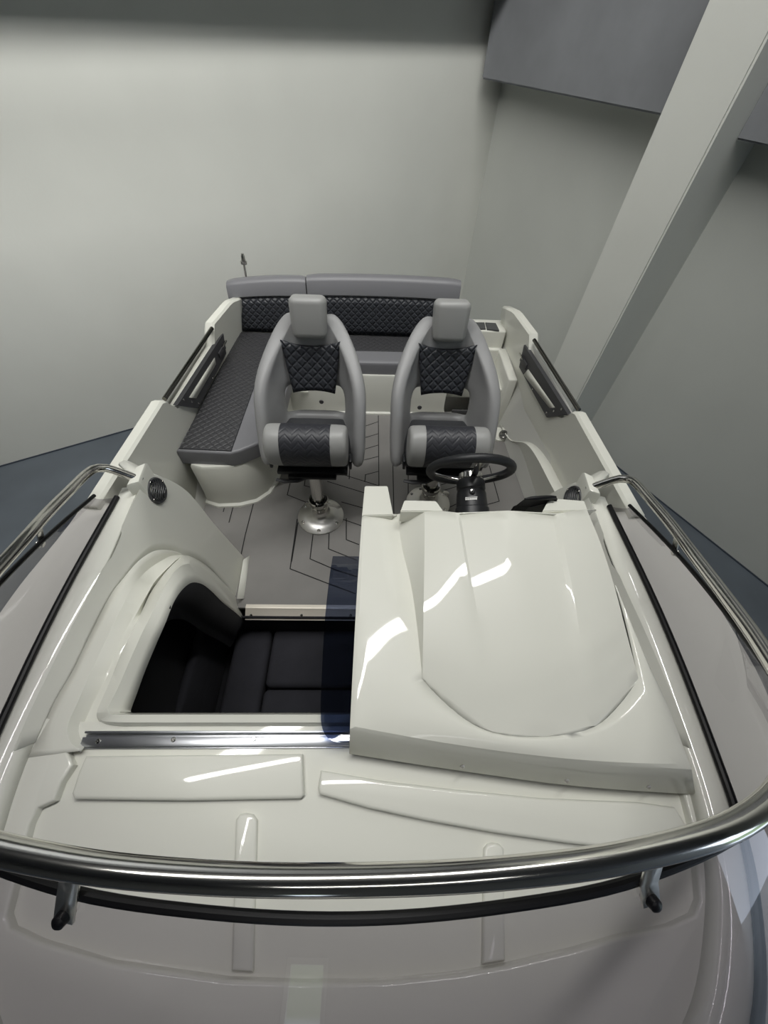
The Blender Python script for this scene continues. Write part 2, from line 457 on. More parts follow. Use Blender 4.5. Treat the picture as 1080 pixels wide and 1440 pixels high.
# pair by keys so that the surface does not twist
def pair(a_keys, b_keys, n):
    ra, rb = [], []
    for (a0, a1), (b0, b1) in zip(a_keys, b_keys):
        ra.append((a0, a1)); rb.append((b0, b1))
    return ra, rb
def seg_curve(P, cuts, n):
    """split a polyline at given indices and resample each piece to n points"""
    out = []
    for i, j in zip(cuts, cuts[1:]):
        piece = resample(catmull(P, None)[i * 16:j * 16 + 1], n)
        out += piece if not out else piece[1:]
    return out
ta = seg_curve(topl, [0, 3, 6, 8, 10, len(topl) - 1], 14)
ba = seg_curve(botl, [0, 2, 4, 6, 8, len(botl) - 1], 14)
rowsP = [[a + V((-.025, 0, -.025)) for a in ta]] + [[a.lerp(b, t) for a, b in zip(ta, ba)] for t in [k / 8 for k in range(9)]]
eye_l = V((0, .6, 1.8))
sheet('inner_side', rowsP, GEL2, boat, .02, eye=eye_l)
sheet('inner_side', [[mir(p) for p in r] for r in rowsP], GEL2, boat, .02, eye=V((0, .6, 1.8)))
# aft return of the wing (faces the cockpit)
Wc = catmull([pl(*q) for q in wing], 24)
for fm in (lambda p: p, mir):
    sheet('wing_return', [[fm(p) for p in Wc], [fm(p + V((-.10, .05, -.01))) for p in Wc], [fm(V((-1.06, p.y + .10, p.z - .02))) for p in Wc]], GEL2, boat, .012, eye=V((0, 3, 1.5)))
# toe strip where the wing meets the sole
sheet('toe_strip', [[at(343, 787, .06), at(334, 842, .06)], [at(351, 781, .0), at(343, 842, .0)], [at(352, 783, -.005), at(344, 843, -.005)]], GEL, boat, .004)
# ledges between the step and the hatch coaming
Gk = [(259, 781), (243, 781), (226, 789), (207, 802), (191, 820), (169, 859), (135, 929), (111, 984), (95, 1023), (99, 1043), (114, 1055)]
Hk = [(259, 782), (250, 786), (241, 794), (220, 815), (207, 836), (179, 888), (153, 947), (130, 991), (118, 1020), (119, 1036), (124, 1043)]
Rk = [(259, 784), (248, 790), (233, 805), (213, 831), (200, 858), (187, 885), (170, 920), (156, 955), (143, 985), (136, 1005), (141, 1016)]
def zr(keys, z, k=5):
    out = []
    for i, (u, v) in enumerate(keys):
        p = pl(u, v)
        w = min(1, i / k); zz = apex.z * (1 - w) + (zF(v) if z is None else z) * w
        out.append(at(u, v, zz))
    out[0] = apex.copy(); return out
G3, H3, R3 = zr(Gk, None), zr(Hk, .728), zr(Rk, .73)
F3e = F3[:-1] + [at(50, 1044, .765), at(38, 1066, .765)]
n = 60
LF, LG, LH, LR = [catmull(q, n) for q in (F3e, G3, H3, R3)]
led = [LF, [a.lerp(b, .5) + V((0, 0, .001)) for a, b in zip(LF, LG)], [a.lerp(b, .93) for a, b in zip(LF, LG)], LG, [a.lerp(b, .85) + V((0, 0, -.003)) for a, b in zip(LG, LH)], LH, LR, [p + V((.02, -.004, -.012)) for p in LR]]
sheet('hatch_ledge', led, GEL, boat, .01, angle=25)
# hatch coaming: rim and inner lip, following the deck and then dropping to the sole
XO = -.685
rim_i = [(341, 858), (324, 838), (296, 808), (276, 795), (262, 793), (252, 798), (241, 810), (226, 836), (212, 866), (199, 892), (182, 930), (166, 967), (155, 989), (151, 999), (155, 1004), (170, 1005), (220, 1005), (350, 1005), (497, 1005)]
lip = [(344, 873), (333, 863), (313, 847), (297, 831), (283, 821), (268, 820), (254, 832), (244, 848), (232, 878), (221, 903), (204, 944), (192, 977), (186, 993), (184, 1000), (186, 1002), (195, 1002), (220, 1002), (350, 1002), (497, 1002)]
def clampz(u, v, x, z):
    p = atx(u, v, x)
    return p if p.z < z else at(u, v, z)
lip3 = [clampz(u, v, XO, .715) if i < 14 else at(u, v, .705) for i, (u, v) in enumerate(lip)]
ro3 = [pl(337, 846), pl(318, 823), pl(290, 795), pl(272, 784)] + R3 + [at(u, v, .742) for u, v in ((158, 1020), (220, 1021), (350, 1021), (497, 1021))]
ri3 = [clampz(u, v, XO - .038, .765) if i < 13 else at(u, v, .765) for i, (u, v) in enumerate(rim_i)]
n = 90
def fixed(P, k=6):
    out = []
    for a, b in zip(P, P[1:]): out += [a.lerp(b, t / k) for t in range(k)]
    return out + [P[-1]]
def smooth_fixed(P, k=6):
    c = catmull(P, None); return [c[i] for i in range(0, len(c), 3)]
LO, LI, LL = smooth_fixed(ro3), smooth_fixed(ri3), smooth_fixed(lip3)
rim_top = [a.lerp(b, .25) + V((0, 0, .012)) for a, b in zip(LO, LI)]
low = [p + V((-.01, 0, -.10)) for p in LL]
sheet('hatch_coaming', [[p + V((-.004, 0, -.02)) for p in LO], LO, rim_top, LI, [a.lerp(b, .5) for a, b in zip(LI, LL)], LL], GEL, boat, .008, angle=38)
# dark edge behind the arch (thickness of the bulkhead seen inside)
sheet('companionway_lining', [LL[:40], [p + V((-.06, -.13, -.05)) for p in LL[:40]]], LINING, boat, .006, label='black carpeted edge inside the companionway arch')

# ---- dash: recessed floor, raised surround, raised panels and ribs
dash_poly = [(-.93, .19), (-.93, -.1), (-.85, -.33), (-.5, -.5), (.5, -.5), (.85, -.33), (.93, -.1), (.93, .19)]
finish('dash_floor', prism_bm(dash_poly, .715, .74), GEL, boat)
inner = [at(u, v, .752) for u, v in ((106, 1076), (90, 1100), (80, 1126), (57, 1136), (46, 1158), (36, 1197), (14, 1285), (20, 1303), (60, 1322), (160, 1352), (320, 1375), (430, 1379), (540, 1378), (640, 1368), (710, 1356), (800, 1335), (860, 1318), (940, 1300), (972, 1285), (980, 1265), (976, 1220))]
inner += [V((.83, -.08, .752)), V((.845, .02, .752)), V((.86, .2, .752))]
Eo = [p for p in catmull(Ex, 60) if p.y < .12]
outl = [(p.x + MIRX - .004, p.y) for p in Eo]
outr = [(-p.x + MIRX + .004, p.y) for p in Eo]
poly = [(p.x, p.y) for p in inner] + [(.89, .2)] + outl + outr[::-1][1:] + [(-.90, .2), (-.838, .2), (-.832, .14), (-.80, .115)]
finish('dash_surround', prism_bm(poly, .73, .765, .007, seg=3), GEL, boat, 40)
def raised(keys, z, name='raised_panel', base=.735, bev=.008, sm=None):
    P = [at(u, v, z) for u, v in keys]
    if sm: P = catmull(P, sm, True)[:-1]
    return finish(name, prism_bm([(p.x, p.y) for p in P], base, z, bev, seg=3), GEL, boat, 40)
raised([(103, 1124), (100, 1116), (110, 1085), (120, 1063), (425, 1060), (427, 1118), (422, 1123), (260, 1126)], .762)
raised([(449, 1117), (447, 1108), (451, 1083), (540, 1098), (640, 1110), (760, 1122), (900, 1128), (950, 1135), (966, 1160), (962, 1188), (925, 1196), (860, 1193), (800, 1186), (700, 1172), (600, 1154), (520, 1137)], .762)
raised([(331, 1153), (337, 1145), (345, 1143), (355, 1145), (361, 1153), (355, 1368), (325, 1366)], .755, 'raised_rib', bev=.007)
raised([(681, 1194), (686, 1187), (694, 1185), (703, 1187), (709, 1194), (711, 1352), (679, 1357)], .755, 'raised_rib', bev=.007)

# ---- sole (foam decking) with seams, bulkhead below it
bm = prism_bm([(-1.10, .85), (1.10, .85), (1.06, 2.56), (-1.06, 2.56)], -.02, 0.0)
def seam(pts, w=.006, z=.0012):
    P = [at(u, v, 0) for u, v in pts]
    L_, R_ = [], []
    for i, p in enumerate(P):
        d0 = (p - P[i - 1]).normalized() if i else (P[1] - p).normalized()
        d1 = (P[i + 1] - p).normalized() if i + 1 < len(P) else d0
        t = (d0 + d1).normalized(); nrm = V((-t.y, t.x, 0)); k = w / 2 / max(.5, nrm.dot(V((-d0.y, d0.x, 0))))
        L_.append(p + nrm * k); R_.append(p - nrm * k)
    for i in range(len(P) - 1):
        vs = [bm.verts.new((q.x, q.y, z)) for q in (L_[i], R_[i], R_[i + 1], L_[i + 1])]
        f = bm.faces.new(vs); f.material_index = 1
for s_ in ([(337, 790), (345, 752), (356, 710), (372, 640)], [(322, 735), (330, 705)], [(314, 720), (317, 708)],
           [(410, 790), (415, 760), (419, 735)], [(532, 584), (533, 700)], [(551, 584), (554, 728)],
           [(414, 655), (404, 696), (437, 709)], [(432, 655), (428, 683), (447, 688)],
           [(418, 730), (408, 800), (462, 821), (500, 835)], [(441, 745), (436, 786), (473, 802), (505, 812)], [(463, 745), (462, 772), (502, 788)], [(487, 729), (487, 759), (505, 766)],
           [(460, 677), (515, 694)], [(480, 706), (516, 716)], [(472, 727), (510, 740)], [(492, 655), (491, 674)], [(471, 655), (471, 664), (532, 683)],
           [(512, 600), (532, 593)], [(512, 616), (532, 610)], [(512, 632), (532, 626)], [(512, 647), (532, 642)], [(513, 668), (532, 663)], [(514, 668), (513, 678)],
           [(512, 584), (512, 600)],
           [(574, 668), (574, 697), (600, 688), (654, 672)], [(590, 668), (592, 682)], [(613, 693), (650, 682)], [(629, 715), (660, 700)], [(688, 655), (702, 705), (684, 710)], [(560, 600), (570, 640)], [(556, 655), (575, 648)]):
    seam(s_)
bmesh.ops.recalc_face_normals(bm, faces=[f for f in bm.faces if f.material_index == 0])
for f in bm.faces:
    if f.material_index == 1 and f.normal.z < 0: f.normal_flip()
finish('foam_decking', bm, [SOLE, SEAM], boat, smooth=False, recalc=False, label='grey foam decking with thin black seams')
# low wheel-well ledge along the starboard foot of the side
lk = [at(u, v, .0) for u, v in ((700, 580), (713, 613), (726, 650), (742, 697), (756, 735))]
hk = [atx(u, v, x) for u, v, x in ((705, 600, 1.0), (716, 618, 1.02), (742, 626, 1.035), (776, 684, 1.045), (800, 730, 1.05))]
bpart('side_ledge', [lk, [a + V((.002, 0, .02)) for a in lk], [a.lerp(b, .75) for a, b in zip(lk, hk)], hk, [p + V((.075, 0, .02)) for p in hk]], m=GEL2, thick=.01, eye=V((0, 1.5, 1.5)))

# ---- seat locker (L-shaped base) and stern bench riser
base_poly = [(-1.06, 1.57), (-.98, 1.545), (-.85, 1.555), (-.75, 1.59), (-.685, 1.66), (-.655, 1.76), (-.64, 2.0), (-.635, 2.50), (.57, 2.52), (.57, 2.97), (-1.04, 2.97)]
bm = bmesh.new()
def offs(poly, d):
    out = []
    cx = sum(p[0] for p in poly) / len(poly)
    for i, p in enumerate(poly):
        a = V((*poly[i - 1], 0)); b = V((*p, 0)); c = V((*poly[(i + 1) % len(poly)], 0))
        n1 = (b - a).normalized(); n2 = (c - b).normalized(); m_ = ((V((-n1.y, n1.x, 0)) + V((-n2.y, n2.x, 0)))).normalized()
        out.append((p[0] + m_.x * d, p[1] + m_.y * d))
    return out
rings = []
for (d, z) in ((-.02, 0), (-.018, .012), (.0, .022), (.005, .10), (.004, .33), (.012, .345)):
    rings.append([bm.verts.new((x, y, z)) for x, y in offs(base_poly, d)])
for a, b in zip(rings, rings[1:]):
    for i in range(len(a)): bm.faces.new((a[i], a[(i + 1) % len(a)], b[(i + 1) % len(a)], b[i]))
bm.faces.new(rings[-1]); bm.faces.new(rings[0][::-1])
finish('seat_locker', bm, GEL2, boat, 40)
# little marks on the riser: drain cap, latch plates, emblem discs
for (u, v) in ((452, 565), (590, 573)):
    p = aty(u, v, 2.47)
    finish('drain_cap', lathe_bm([(0, .006), (.016, .006), (.018, 0)], p, (0, -1, 0), 20), POCK, boat)
p = aty(428, 551, 2.50); finish('latch_plate', box_bm((p.x - .03, p.y - .006, p.z - .004), (p.x + .03, p.y, p.z + .005), .002), GEL, boat)
p = aty(645, 578, 2.47); finish('latch_recess', box_bm((p.x - .055, p.y - .008, p.z - .03), (p.x + .075, p.y + .004, p.z + .012), .003), POCK, boat)

# ---- starboard quarter: moulded steps up to the stern platform
def blk(lo, hi, bev=.012, name='stern_step'): return finish(name, box_bm(lo, hi, bev, 3), GEL2, boat, 40)
blk((.58, 2.82, 0), (.995, 3.0, .55))
blk((.58, 2.79, 0), (1.0, 2.84, .42))
blk((.965, 2.40, 0), (1.03, 2.82, .42))
blk((.58, 2.75, 0), (.98, 2.80, .29))
blk((.915, 2.47, 0), (.98, 2.78, .29))
blk((-1.0, 2.97, .0), (.60, 3.0, .6), name='transom')
drain = root('floor_drain', 'chrome round drain fitting in a white moulded pad by the starboard floor edge', 'drain fitting', (.99, 2.30, 0))
finish('pad', lathe_bm([(.075, 0), (.075, .012), (.06, .028), (0, .03)], (.985, 2.29, 0), (0, 0, 1), 28), GEL, drain)
dp = V((1.0, 2.24, .05)); dn = V((-.35, -.62, .7))
finish('fitting', lathe_bm([(.036, -.03), (.036, .0), (.033, .008), (.022, .008), (.019, -.004), (0, -.004)], dp, dn, 24), STEEL, drain, label='chrome ring fitting')

# ---- cabin below the foredeck
cab = [(-.80, .0), (.76, .0), (.88, .80), (-.90, .80)]
bm = prism_bm(cab, -.345, -.335)
for i in range(4):
    a, b = V((*cab[i], 0)), V((*cab[(i + 1) % 4], 0)); d = (b - a).normalized(); n_ = V((d.y, -d.x, 0))
    prism_bm([(a.x, a.y), (b.x, b.y), (b.x + n_.x * .01, b.y + n_.y * .01), (a.x + n_.x * .01, a.y + n_.y * .01)], -.34, -.015 if i == 2 else .68, bm=bm)
finish('cabin_lining', bm, LINING, boat, smooth=False, label='black carpeted cabin lining below the foredeck')
def cushion(name, lo, hi, m, label, cat='cushion', group=None, bev=.03, par=None):
    o = finish(name, box_bm(lo, hi, bev, 4), m, par, 60)
    c = V(((lo[0] + hi[0]) / 2, (lo[1] + hi[1]) / 2, lo[2]))
    o.data.transform(Matrix.Translation(-c)); o.location = c
    return tag(o, label, cat, group)
CZ = -.20
sx_ = at(376, 930, CZ).x; sy_ = at(410, 967, CZ).y; ay_ = at(300, 884, CZ).y
g = 'black velour cabin cushions'
cushion('cabin_cushion', (-.76, .02, CZ - .12), (sx_ - .004, ay_, CZ), VELV, 'long black velour berth cushion on the left of the cabin', group=g)
cushion('cabin_cushion', (sx_ + .004, sy_ + .005, CZ - .12), (.45, ay_, CZ - .004), VELV, 'square black velour cabin cushion just below the aluminium threshold', group=g)
cushion('cabin_cushion', (sx_ + .004, .02, CZ - .12), (.45, sy_ - .005, CZ), VELV, 'black velour cabin cushion by the front edge of the hatch opening', group=g)
bm = box_bm((-.86, .03, -.32), (-.815, .78, .1), .02, 3, mtx=Matrix.Translation((0, 0, 0)))
o = tag(finish('cabin_side_pad', bm, VELV, None, 60), 'upright black velour pad against the left side of the cabin', 'cushion')

# ================================================================== FITTINGS ON THE BOAT
def screw(p, n, r=.006, m=STEEL, parent=None, name='screw'):
    return finish(name, lathe_bm([(r, 0), (r, .0015), (r * .7, .003), (r * .25, .003), (r * .2, .0015), (0, .0015)], p, n, 14), m, parent)
# threshold strip
th = root('threshold_strip', 'bare aluminium threshold strip screwed to the front edge of the grey decking', 'threshold', (-.3, .84, 0))
x0, x1 = at(345, 857, 0).x, .3
prof = [(.868, .004), (.852, .006), (.846, .004), (.840, -.002), (.794, -.033), (.800, -.045), (.838, -.03), (.846, -.001)]
bm = bmesh.new()
r0 = [bm.verts.new((x0, y, z)) for y, z in prof]; r1 = [bm.verts.new((x1, y, z)) for y, z in prof]
for i in range(len(prof)): bm.faces.new((r0[i], r0[(i + 1) % len(prof)], r1[(i + 1) % len(prof)], r1[i]))
bm.faces.new(r0); bm.faces.new(r1[::-1])
finish('strip', bm, mat('satin_aluminium', (222, 215, 202), .5, .45), th, 20)
for u in (353, 424, 493):
    p = at(u, 865, -.016); screw(p, (0, -.54, .84), .007, parent=th)
# hatch slide rails
tr = root('hatch_slide_rail', 'long double aluminium slide rail in front of the hatch opening', 'slide rail', (-.4, .14, .74))
yb, yf = at(300, 1028, .75).y, at(300, 1050, .75).y
xa, xb = at(117, 1040, .75).x, -.02
finish('back_rail', box_bm((xa, yb - .006, .735), (xb, yb, .757), .0015), ALU, tr)
finish('back_rail_web', box_bm((xa, yb - .018, .735), (xb, yb - .0075, .744), .001), ALU, tr)
finish('front_rail', box_bm((xa - .004, yf, .735), (xb, yf + .024, .750), .0015), ALU, tr)
finish('front_lip', box_bm((xa - .004, yf - .004, .735), (xb, yf - .001, .746), .001), ALU, tr)
for u, v in ((138, 1042), (244, 1040), (357, 1039)):
    screw(at(u, v, .7505), (0, 0, 1), .0065, parent=tr)
# smoked sliding hatch
hk2 = [(451, 1003), (453, 940), (457, 870), (462, 822), (464, 806), (468, 782)]
zs_ = [.792, .784, .771, .757, .72, .60]
Lh = [at(u, v, z) for (u, v), z in zip(hk2, zs_)]
Lh = [at(474, 1044, .7985), at(462, 1039, .798), at(453, 1024, .796)] + Lh
rows = []
Lc = catmull(Lh, 60)
for t in (0, .25, .5, .75, 1):
    rows.append([V((p.x + (.06 - p.x) * t, p.y if i > 10 else p.y, p.z)) for i, p in enumerate(Lc)])
ph = sheet('sliding_hatch', rows, ACRY, None, .006)
ph.data.shade_flat()
# lower edge of the acrylic closes to a straight front edge
tag(ph, 'smoked blue acrylic sliding hatch half drawn under the helm console', 'hatch')

# ---- helm console hood
con = root('helm_console', 'white moulded helm console hood with raised faceted top', 'console', (.4, .45, .74))
FZ = .772
inn = [(559, 723, .85), (565, 769, .853), (578, 822, .858), (587, 884, .864), (594, 953, .868), (612, 975, .869), (655, 1012, .867), (693, 1030, .866), (765, 1036, .866), (836, 1022, .866), (872, 990, .868), (898, 955, .872), (887, 905, .876), (876, 862, .88), (864, 823, .885)]
out = [(509, 725, .885), (506, 770, .885), (502, 830, .883), (499, 884, .878), (495, 960, .868), (492, 1025, .855), (600, 1043, .855), (690, 1056, .855), (770, 1066, .855), (850, 1074, .855), (940, 1080, .855), (974, 1082, .857), (945, 1005, .862), (910, 930, .868), (866, 826, .88)]
I3 = [at(*q) for q in inn]; O3 = [at(*q) for q in out]
def dens(P, k=5, corners=()):
    """smooth curve through points with kept corners"""
    out = []; cuts = [0] + list(corners) + [len(P) - 1]
    for a, b in zip(cuts, cuts[1:]):
        seg = P[a:b + 1]
        c = catmull(seg, None) if len(seg) > 2 else catmull(seg, 17)
        c = [c[i] for i in range(0, len(c), 4)] if len(seg) > 2 else [c[i] for i in range(0, 17, 4)]
        out += c if not out else c[1:]
    return out
I_d = dens(I3, corners=(4, 11)); O_d = dens(O3, corners=(5, 11))
assert len(I_d) == len(O_d)
bm = bmesh.new()
rowsA = [[a.lerp(b, t) + V((0, 0, .006 * math.sin(PI * t))) for a, b in zip(I_d, O_d)] for t in (0, .2, .4, .6, .8, .94)]
edge = [b + V((0, 0, -.004)) for b in O_d]
rowsA.append(edge)
grid_bm(rowsA, bm=bm)
# skirt: left wall, front band, right wall
FBk = [(491, 1060), (600, 1077), (690, 1090), (770, 1101), (850, 1109), (940, 1115), (978, 1117)]
FB = [at(u, v, FZ) for u, v in FBk]
def skirt_pt(i, p):
    return None
nO = len(O_d); iL = O_d.index(min(O_d, key=lambda p: (p - O3[5]).length)); iR = O_d.index(min(O_d, key=lambda p: (p - O3[11]).length))
FBd = resample(catmull(FB, None), iR - iL + 1)
sk = []
for i, p in enumerate(edge):
    if i < iL: sk.append(V((p.x - .002, p.y, .45 if p.y > .3 else .76)))
    elif i <= iR: sk.append(FBd[i - iL])
    else: sk.append(V((p.x + .012, p.y - .0, FZ - .01)))
mid = [a.lerp(b, .06) + V((0, 0, -.0)) for a, b in zip(edge, sk)]
grid_bm([edge, mid, sk], bm=bm)
# raised centre (bulge): left wall and faceted top
Vl = [at(*q) for q in ((559, 723, .85), (565, 769, .853), (578, 822, .858), (587, 884, .864), (594, 953, .868))]
Tl = [at(*q) for q in ((597, 718, .938), (597, 769, .934), (596, 836, .922), (595, 900, .901), (594, 954, .873))]
grid_bm([dens(Vl), dens(Tl)], bm=bm)
C1 = [at(*q) for q in ((644, 721, .944), (652, 775, .94), (665, 850, .928), (680, 945, .902), (693, 1029, .867))]
Mm = [at(*q) for q in ((715, 718, .948), (722, 775, .944), (735, 850, .931), (752, 945, .904), (765, 1036, .867))]
C2 = [at(*q) for q in ((785, 722, .944), (795, 775, .94), (809, 850, .928), (823, 945, .902), (836, 1021, .867))]
Rb = [at(*q) for q in ((825, 716, .925), (845, 765, .92), (863, 821, .909), (881, 890, .893), (898, 954, .873))]
def lines_between(a, b, ts, bulge=0): return [[p.lerp(q, t) + V((0, 0, bulge * math.sin(PI * t))) for p, q in zip(a, b)] for t in ts]
d = [dens(q) for q in (Tl, C1, Mm, C2, Rb)]
lo = V((0, 0, -.006))
grp1 = lines_between(d[0], d[1], (0, .25, .5, .75, 1), .004)
c1b = [p + V((.010, 0, -.007 * (1 - k / (len(d[1]) - 1)))) for k, p in enumerate(d[1])]
c2b = [p + V((-.016, 0, -.009 * (1 - k / (len(d[3]) - 1)))) for k, p in enumerate(d[3])]
grp2 = lines_between(c1b, d[2], (0, .25, .5, .75, 1), .0) + lines_between(d[2], c2b, (.25, .5, .75, 1), .0)
grp3 = lines_between(d[3], d[4], (0, .25, .5, .75, 1), .003)
allr = grp1 + grp2 + grp3
# round the front edge of the bulge: last samples follow the front curve
grid_bm(allr, bm=bm)
# close the front seam between bulge front edge and apron
fr = [r[-1] for r in allr]
frc = resample(catmull([at(*q) for q in ((594, 953, .872), (612, 975, .869), (655, 1012, .867), (693, 1030, .866), (765, 1036, .866), (836, 1022, .866), (872, 990, .868), (898, 955, .872))], None), len(fr))
grid_bm([fr, frc], bm=bm)
# right wall of the bulge behind its crest
grid_bm([d[4], [p + V((.012, 0, -.05 - .03 * (1 - k / (len(d[4]) - 1)))) for k, p in enumerate(d[4])]], bm=bm)
# aft end: cowls and dash face toward the helmsman
aft_top = [at(509, 725, .885), at(553, 724, .872), at(559, 723, .85), at(597, 718, .938), at(644, 721, .944), at(715, 718, .948), at(785, 722, .944), at(825, 716, .925), at(838, 716, .88)]
grid_bm([aft_top, [p + V((0, .012, -.03)) for p in aft_top], [V((p.x, p.y + .06, .42)) for p in aft_top]], bm=bm)
bmesh.ops.remove_doubles(bm, verts=bm.verts, dist=4e-4)
bmesh.ops.recalc_face_normals(bm, faces=bm.faces); face_cam(bm)
hood = finish('hood', bm, GEL, con, 20, recalc=False)
s = hood.modifiers.new('thickness', 'SOLIDIFY'); s.thickness = .006; s.offset = -1
def cowl(keys, t=.03):
    P = [at(*q) for q in keys]
    bm = bmesh.new(); a = [bm.verts.new(p) for p in P]; b = [bm.verts.new(p + V((0, -.004, -t))) for p in P]
    bm.faces.new(a); bm.faces.new(b[::-1])
    for i in range(len(P)): bm.faces.new((a[i], b[i], b[(i + 1) % len(P)], a[(i + 1) % len(P)]))
    bmesh.ops.bevel(bm, geom=bm.edges[:], offset=.003, segments=2, affect='EDGES')
    return finish('cowl', bm, GEL, con, 40)
cowl([(509, 725, .888), (553, 724, .888), (545, 683, .86), (513, 683, .86)], .09)
cowl([(563, 719, .935), (624, 719, .946), (613, 704, .936), (569, 703, .925)], .06)
cowl([(763, 719, .946), (827, 718, .926), (822, 704, .915), (773, 700, .93)], .06)
for u, v in ((650, 1078), (797, 1098), (912, 1107)):
    p = at(u, v, .81)
    screw(at(u, v, .80 + .0), (0, -.75, .6), .0065, BRUSH, con)
# engine control lever box behind the console
ec = root('engine_control', 'black engine control box behind the right end of the helm console', 'engine control', (.66, .93, .9))
k = [at(*q) for q in ((722, 712, .88), (736, 702, .95), (783, 698, .95), (786, 703, .94), (745, 713, .9))]
bm = bmesh.new(); a = [bm.verts.new(p) for p in k]; b = [bm.verts.new(p + V((0, .03, -.12))) for p in k]
bm.faces.new(a); bm.faces.new(b[::-1])
for i in range(5): bm.faces.new((a[i], b[i], b[(i + 1) % 5], a[(i + 1) % 5]))
bmesh.ops.bevel(bm, geom=bm.edges[:], offset=.004, segments=2, affect='EDGES')
finish('control_box', bm, BLACKP, ec, 40)
q0, q1 = at(738, 702, .955), at(782, 699, .955)
finish('grip', tube_bm([q0.lerp(q1, t / 6) for t in range(7)], [.004, .008, .009, .009, .009, .008, .004], 12), BLACKR, ec)

# ---- steering wheel and its column
wc = V((.386, 1.04, .908)); wn = V((0, math.cos(math.radians(27)), math.sin(math.radians(27))))
wu = V((0, -wn.z, wn.y)); wr_ = V((1, 0, 0))
stw = root('steering_wheel', 'black steering wheel on a black tilt column behind the helm console', 'steering wheel', wc)
RW = .156
finish('rim', tube_bm([wc + (wr_ * math.cos(a) + wu * math.sin(a)) * RW for a in [i * 2 * PI / 64 for i in range(65)]], .0175, 16, caps=False), RIMM, stw)
for ang in (PI / 2 + .0, PI + .42, -.42):
    a = wc + (wr_ * math.cos(ang) + wu * math.sin(ang)) * RW * .97; b = wc - wn * .035 + (wr_ * math.cos(ang) + wu * math.sin(ang)) * .045
    m_ = frame_mtx((a + b) / 2, a - b, wn)
    finish('spoke', box_bm((-(a - b).length / 2, -.004, -.012), ((a - b).length / 2, .004, .012), .003, mtx=m_), STEEL, stw)
finish('hub', lathe_bm([(0, .01), (.03, .01), (.045, .0), (.047, -.02), (.04, -.03), (.04, -.035)], wc - wn * .015, wn, 28), STEEL, stw)
cb = V((.388, .845, .815))
ct = wc - wn * .045
ax = (ct - cb).normalized(); Lc_ = (ct - cb).length
finish('column_cap', lathe_bm([(.0, 0.004), (.05, .004), (.054, -.002), (.055, -.032), (.05, -.038), (0, -.038)], ct, ax, 32), BLACKP, stw)
finish('column', lathe_bm([(.05, -.036), (.054, -.042), (.057, -.055), (.060, -Lc_ * .62), (.064, -Lc_ * .64), (.066, -Lc_ * .8), (.07, -Lc_ - .02)], ct, ax, 32), BLACKP, stw)
# white lettering on the column: two lines too small to read
tod = (CAM - (ct - ax * .085)); tod = (tod - ax * tod.dot(ax)).normalized()
sidev = ax.cross(tod)
if sidev.x < 0: sidev = -sidev
pc = ct - ax * .082 + tod * .0595
bm = bmesh.new()
m0 = frame_mtx(pc, sidev, ax)
xx = -.022
for wdt, gap in ((.004, .0013), (.0035, .0013), (.005, .0013), (.005, .0013), (.004, .0013), (.004, .0013), (.0035, .0013), (.004, 0)):
    box_bm((xx, -.006, -.002), (xx + wdt, .0015, .001), bm=bm, mtx=m0); xx += wdt + gap
box_bm((-.022, .0035, -.002), (.022, .0052, .001), bm=bm, mtx=m0)
finish('lettering', bm, WHITE, stw, smooth=False, label='small white lettering')
pb = ct - ax * .055 + tod * .057
finish('tilt_knob', lathe_bm([(.011, -.01), (.011, .008), (.008, .011), (0, .012)], pb + sidev * .004, tod, 20), BLACKP, stw)
finish('knob_cap', lathe_bm([(.0045, .011), (.0045, .014), (0, .0145)], pb + sidev * .004, tod, 14), STEEL, stw)

# ---- windscreen
ws = root('windscreen', 'smoked wraparound windscreen with black edge trim', 'windscreen', (0, .2, .79))
base_half = [V((x, y, .792)) for y, x in S if y <= .98]
base_half = [V((.985, .965, .792))] + base_half[1:]
top_half = [V(p) for p in ((.98, .885, .90), (.96, .70, .98), (.925, .53, 1.06), (.872, .33, 1.15), (.80, .165, 1.235), (.70, .05, 1.295), (.55, -.028, 1.325), (.36, -.08, 1.335), (.18, -.102, 1.337), (0, -.11, 1.337))]
def full(hp): return [V((-p.x + MIRX, p.y, p.z)) for p in hp] + [V((p.x + MIRX, p.y, p.z)) for p in hp[-2::-1]]
NB = 121
bl = catmull(full(base_half), NB); tl = catmull(full(top_half), NB)
rows = []
for t in [i / 10 for i in range(11)]:
    rows.append([a.lerp(b, t) + V(((a.x - MIRX) * .035, -.035 if True else 0, .012)) * math.sin(PI * t) * (.5 + .5 * min(1, abs(j - NB // 2) < 40)) for j, (a, b) in enumerate(zip(bl, tl))])
pane = sheet('pane', rows, TINT, ws, .0, eye=CAM)
finish('top_trim', tube_bm(tl, .0066, 10), BLACKR, ws, label='black rubber trim on the top edge')
finish('base_seal', tube_bm([p + V((0, 0, .004)) for p in bl], .010, 10), BLACKR, ws, label='black seal along the deck')
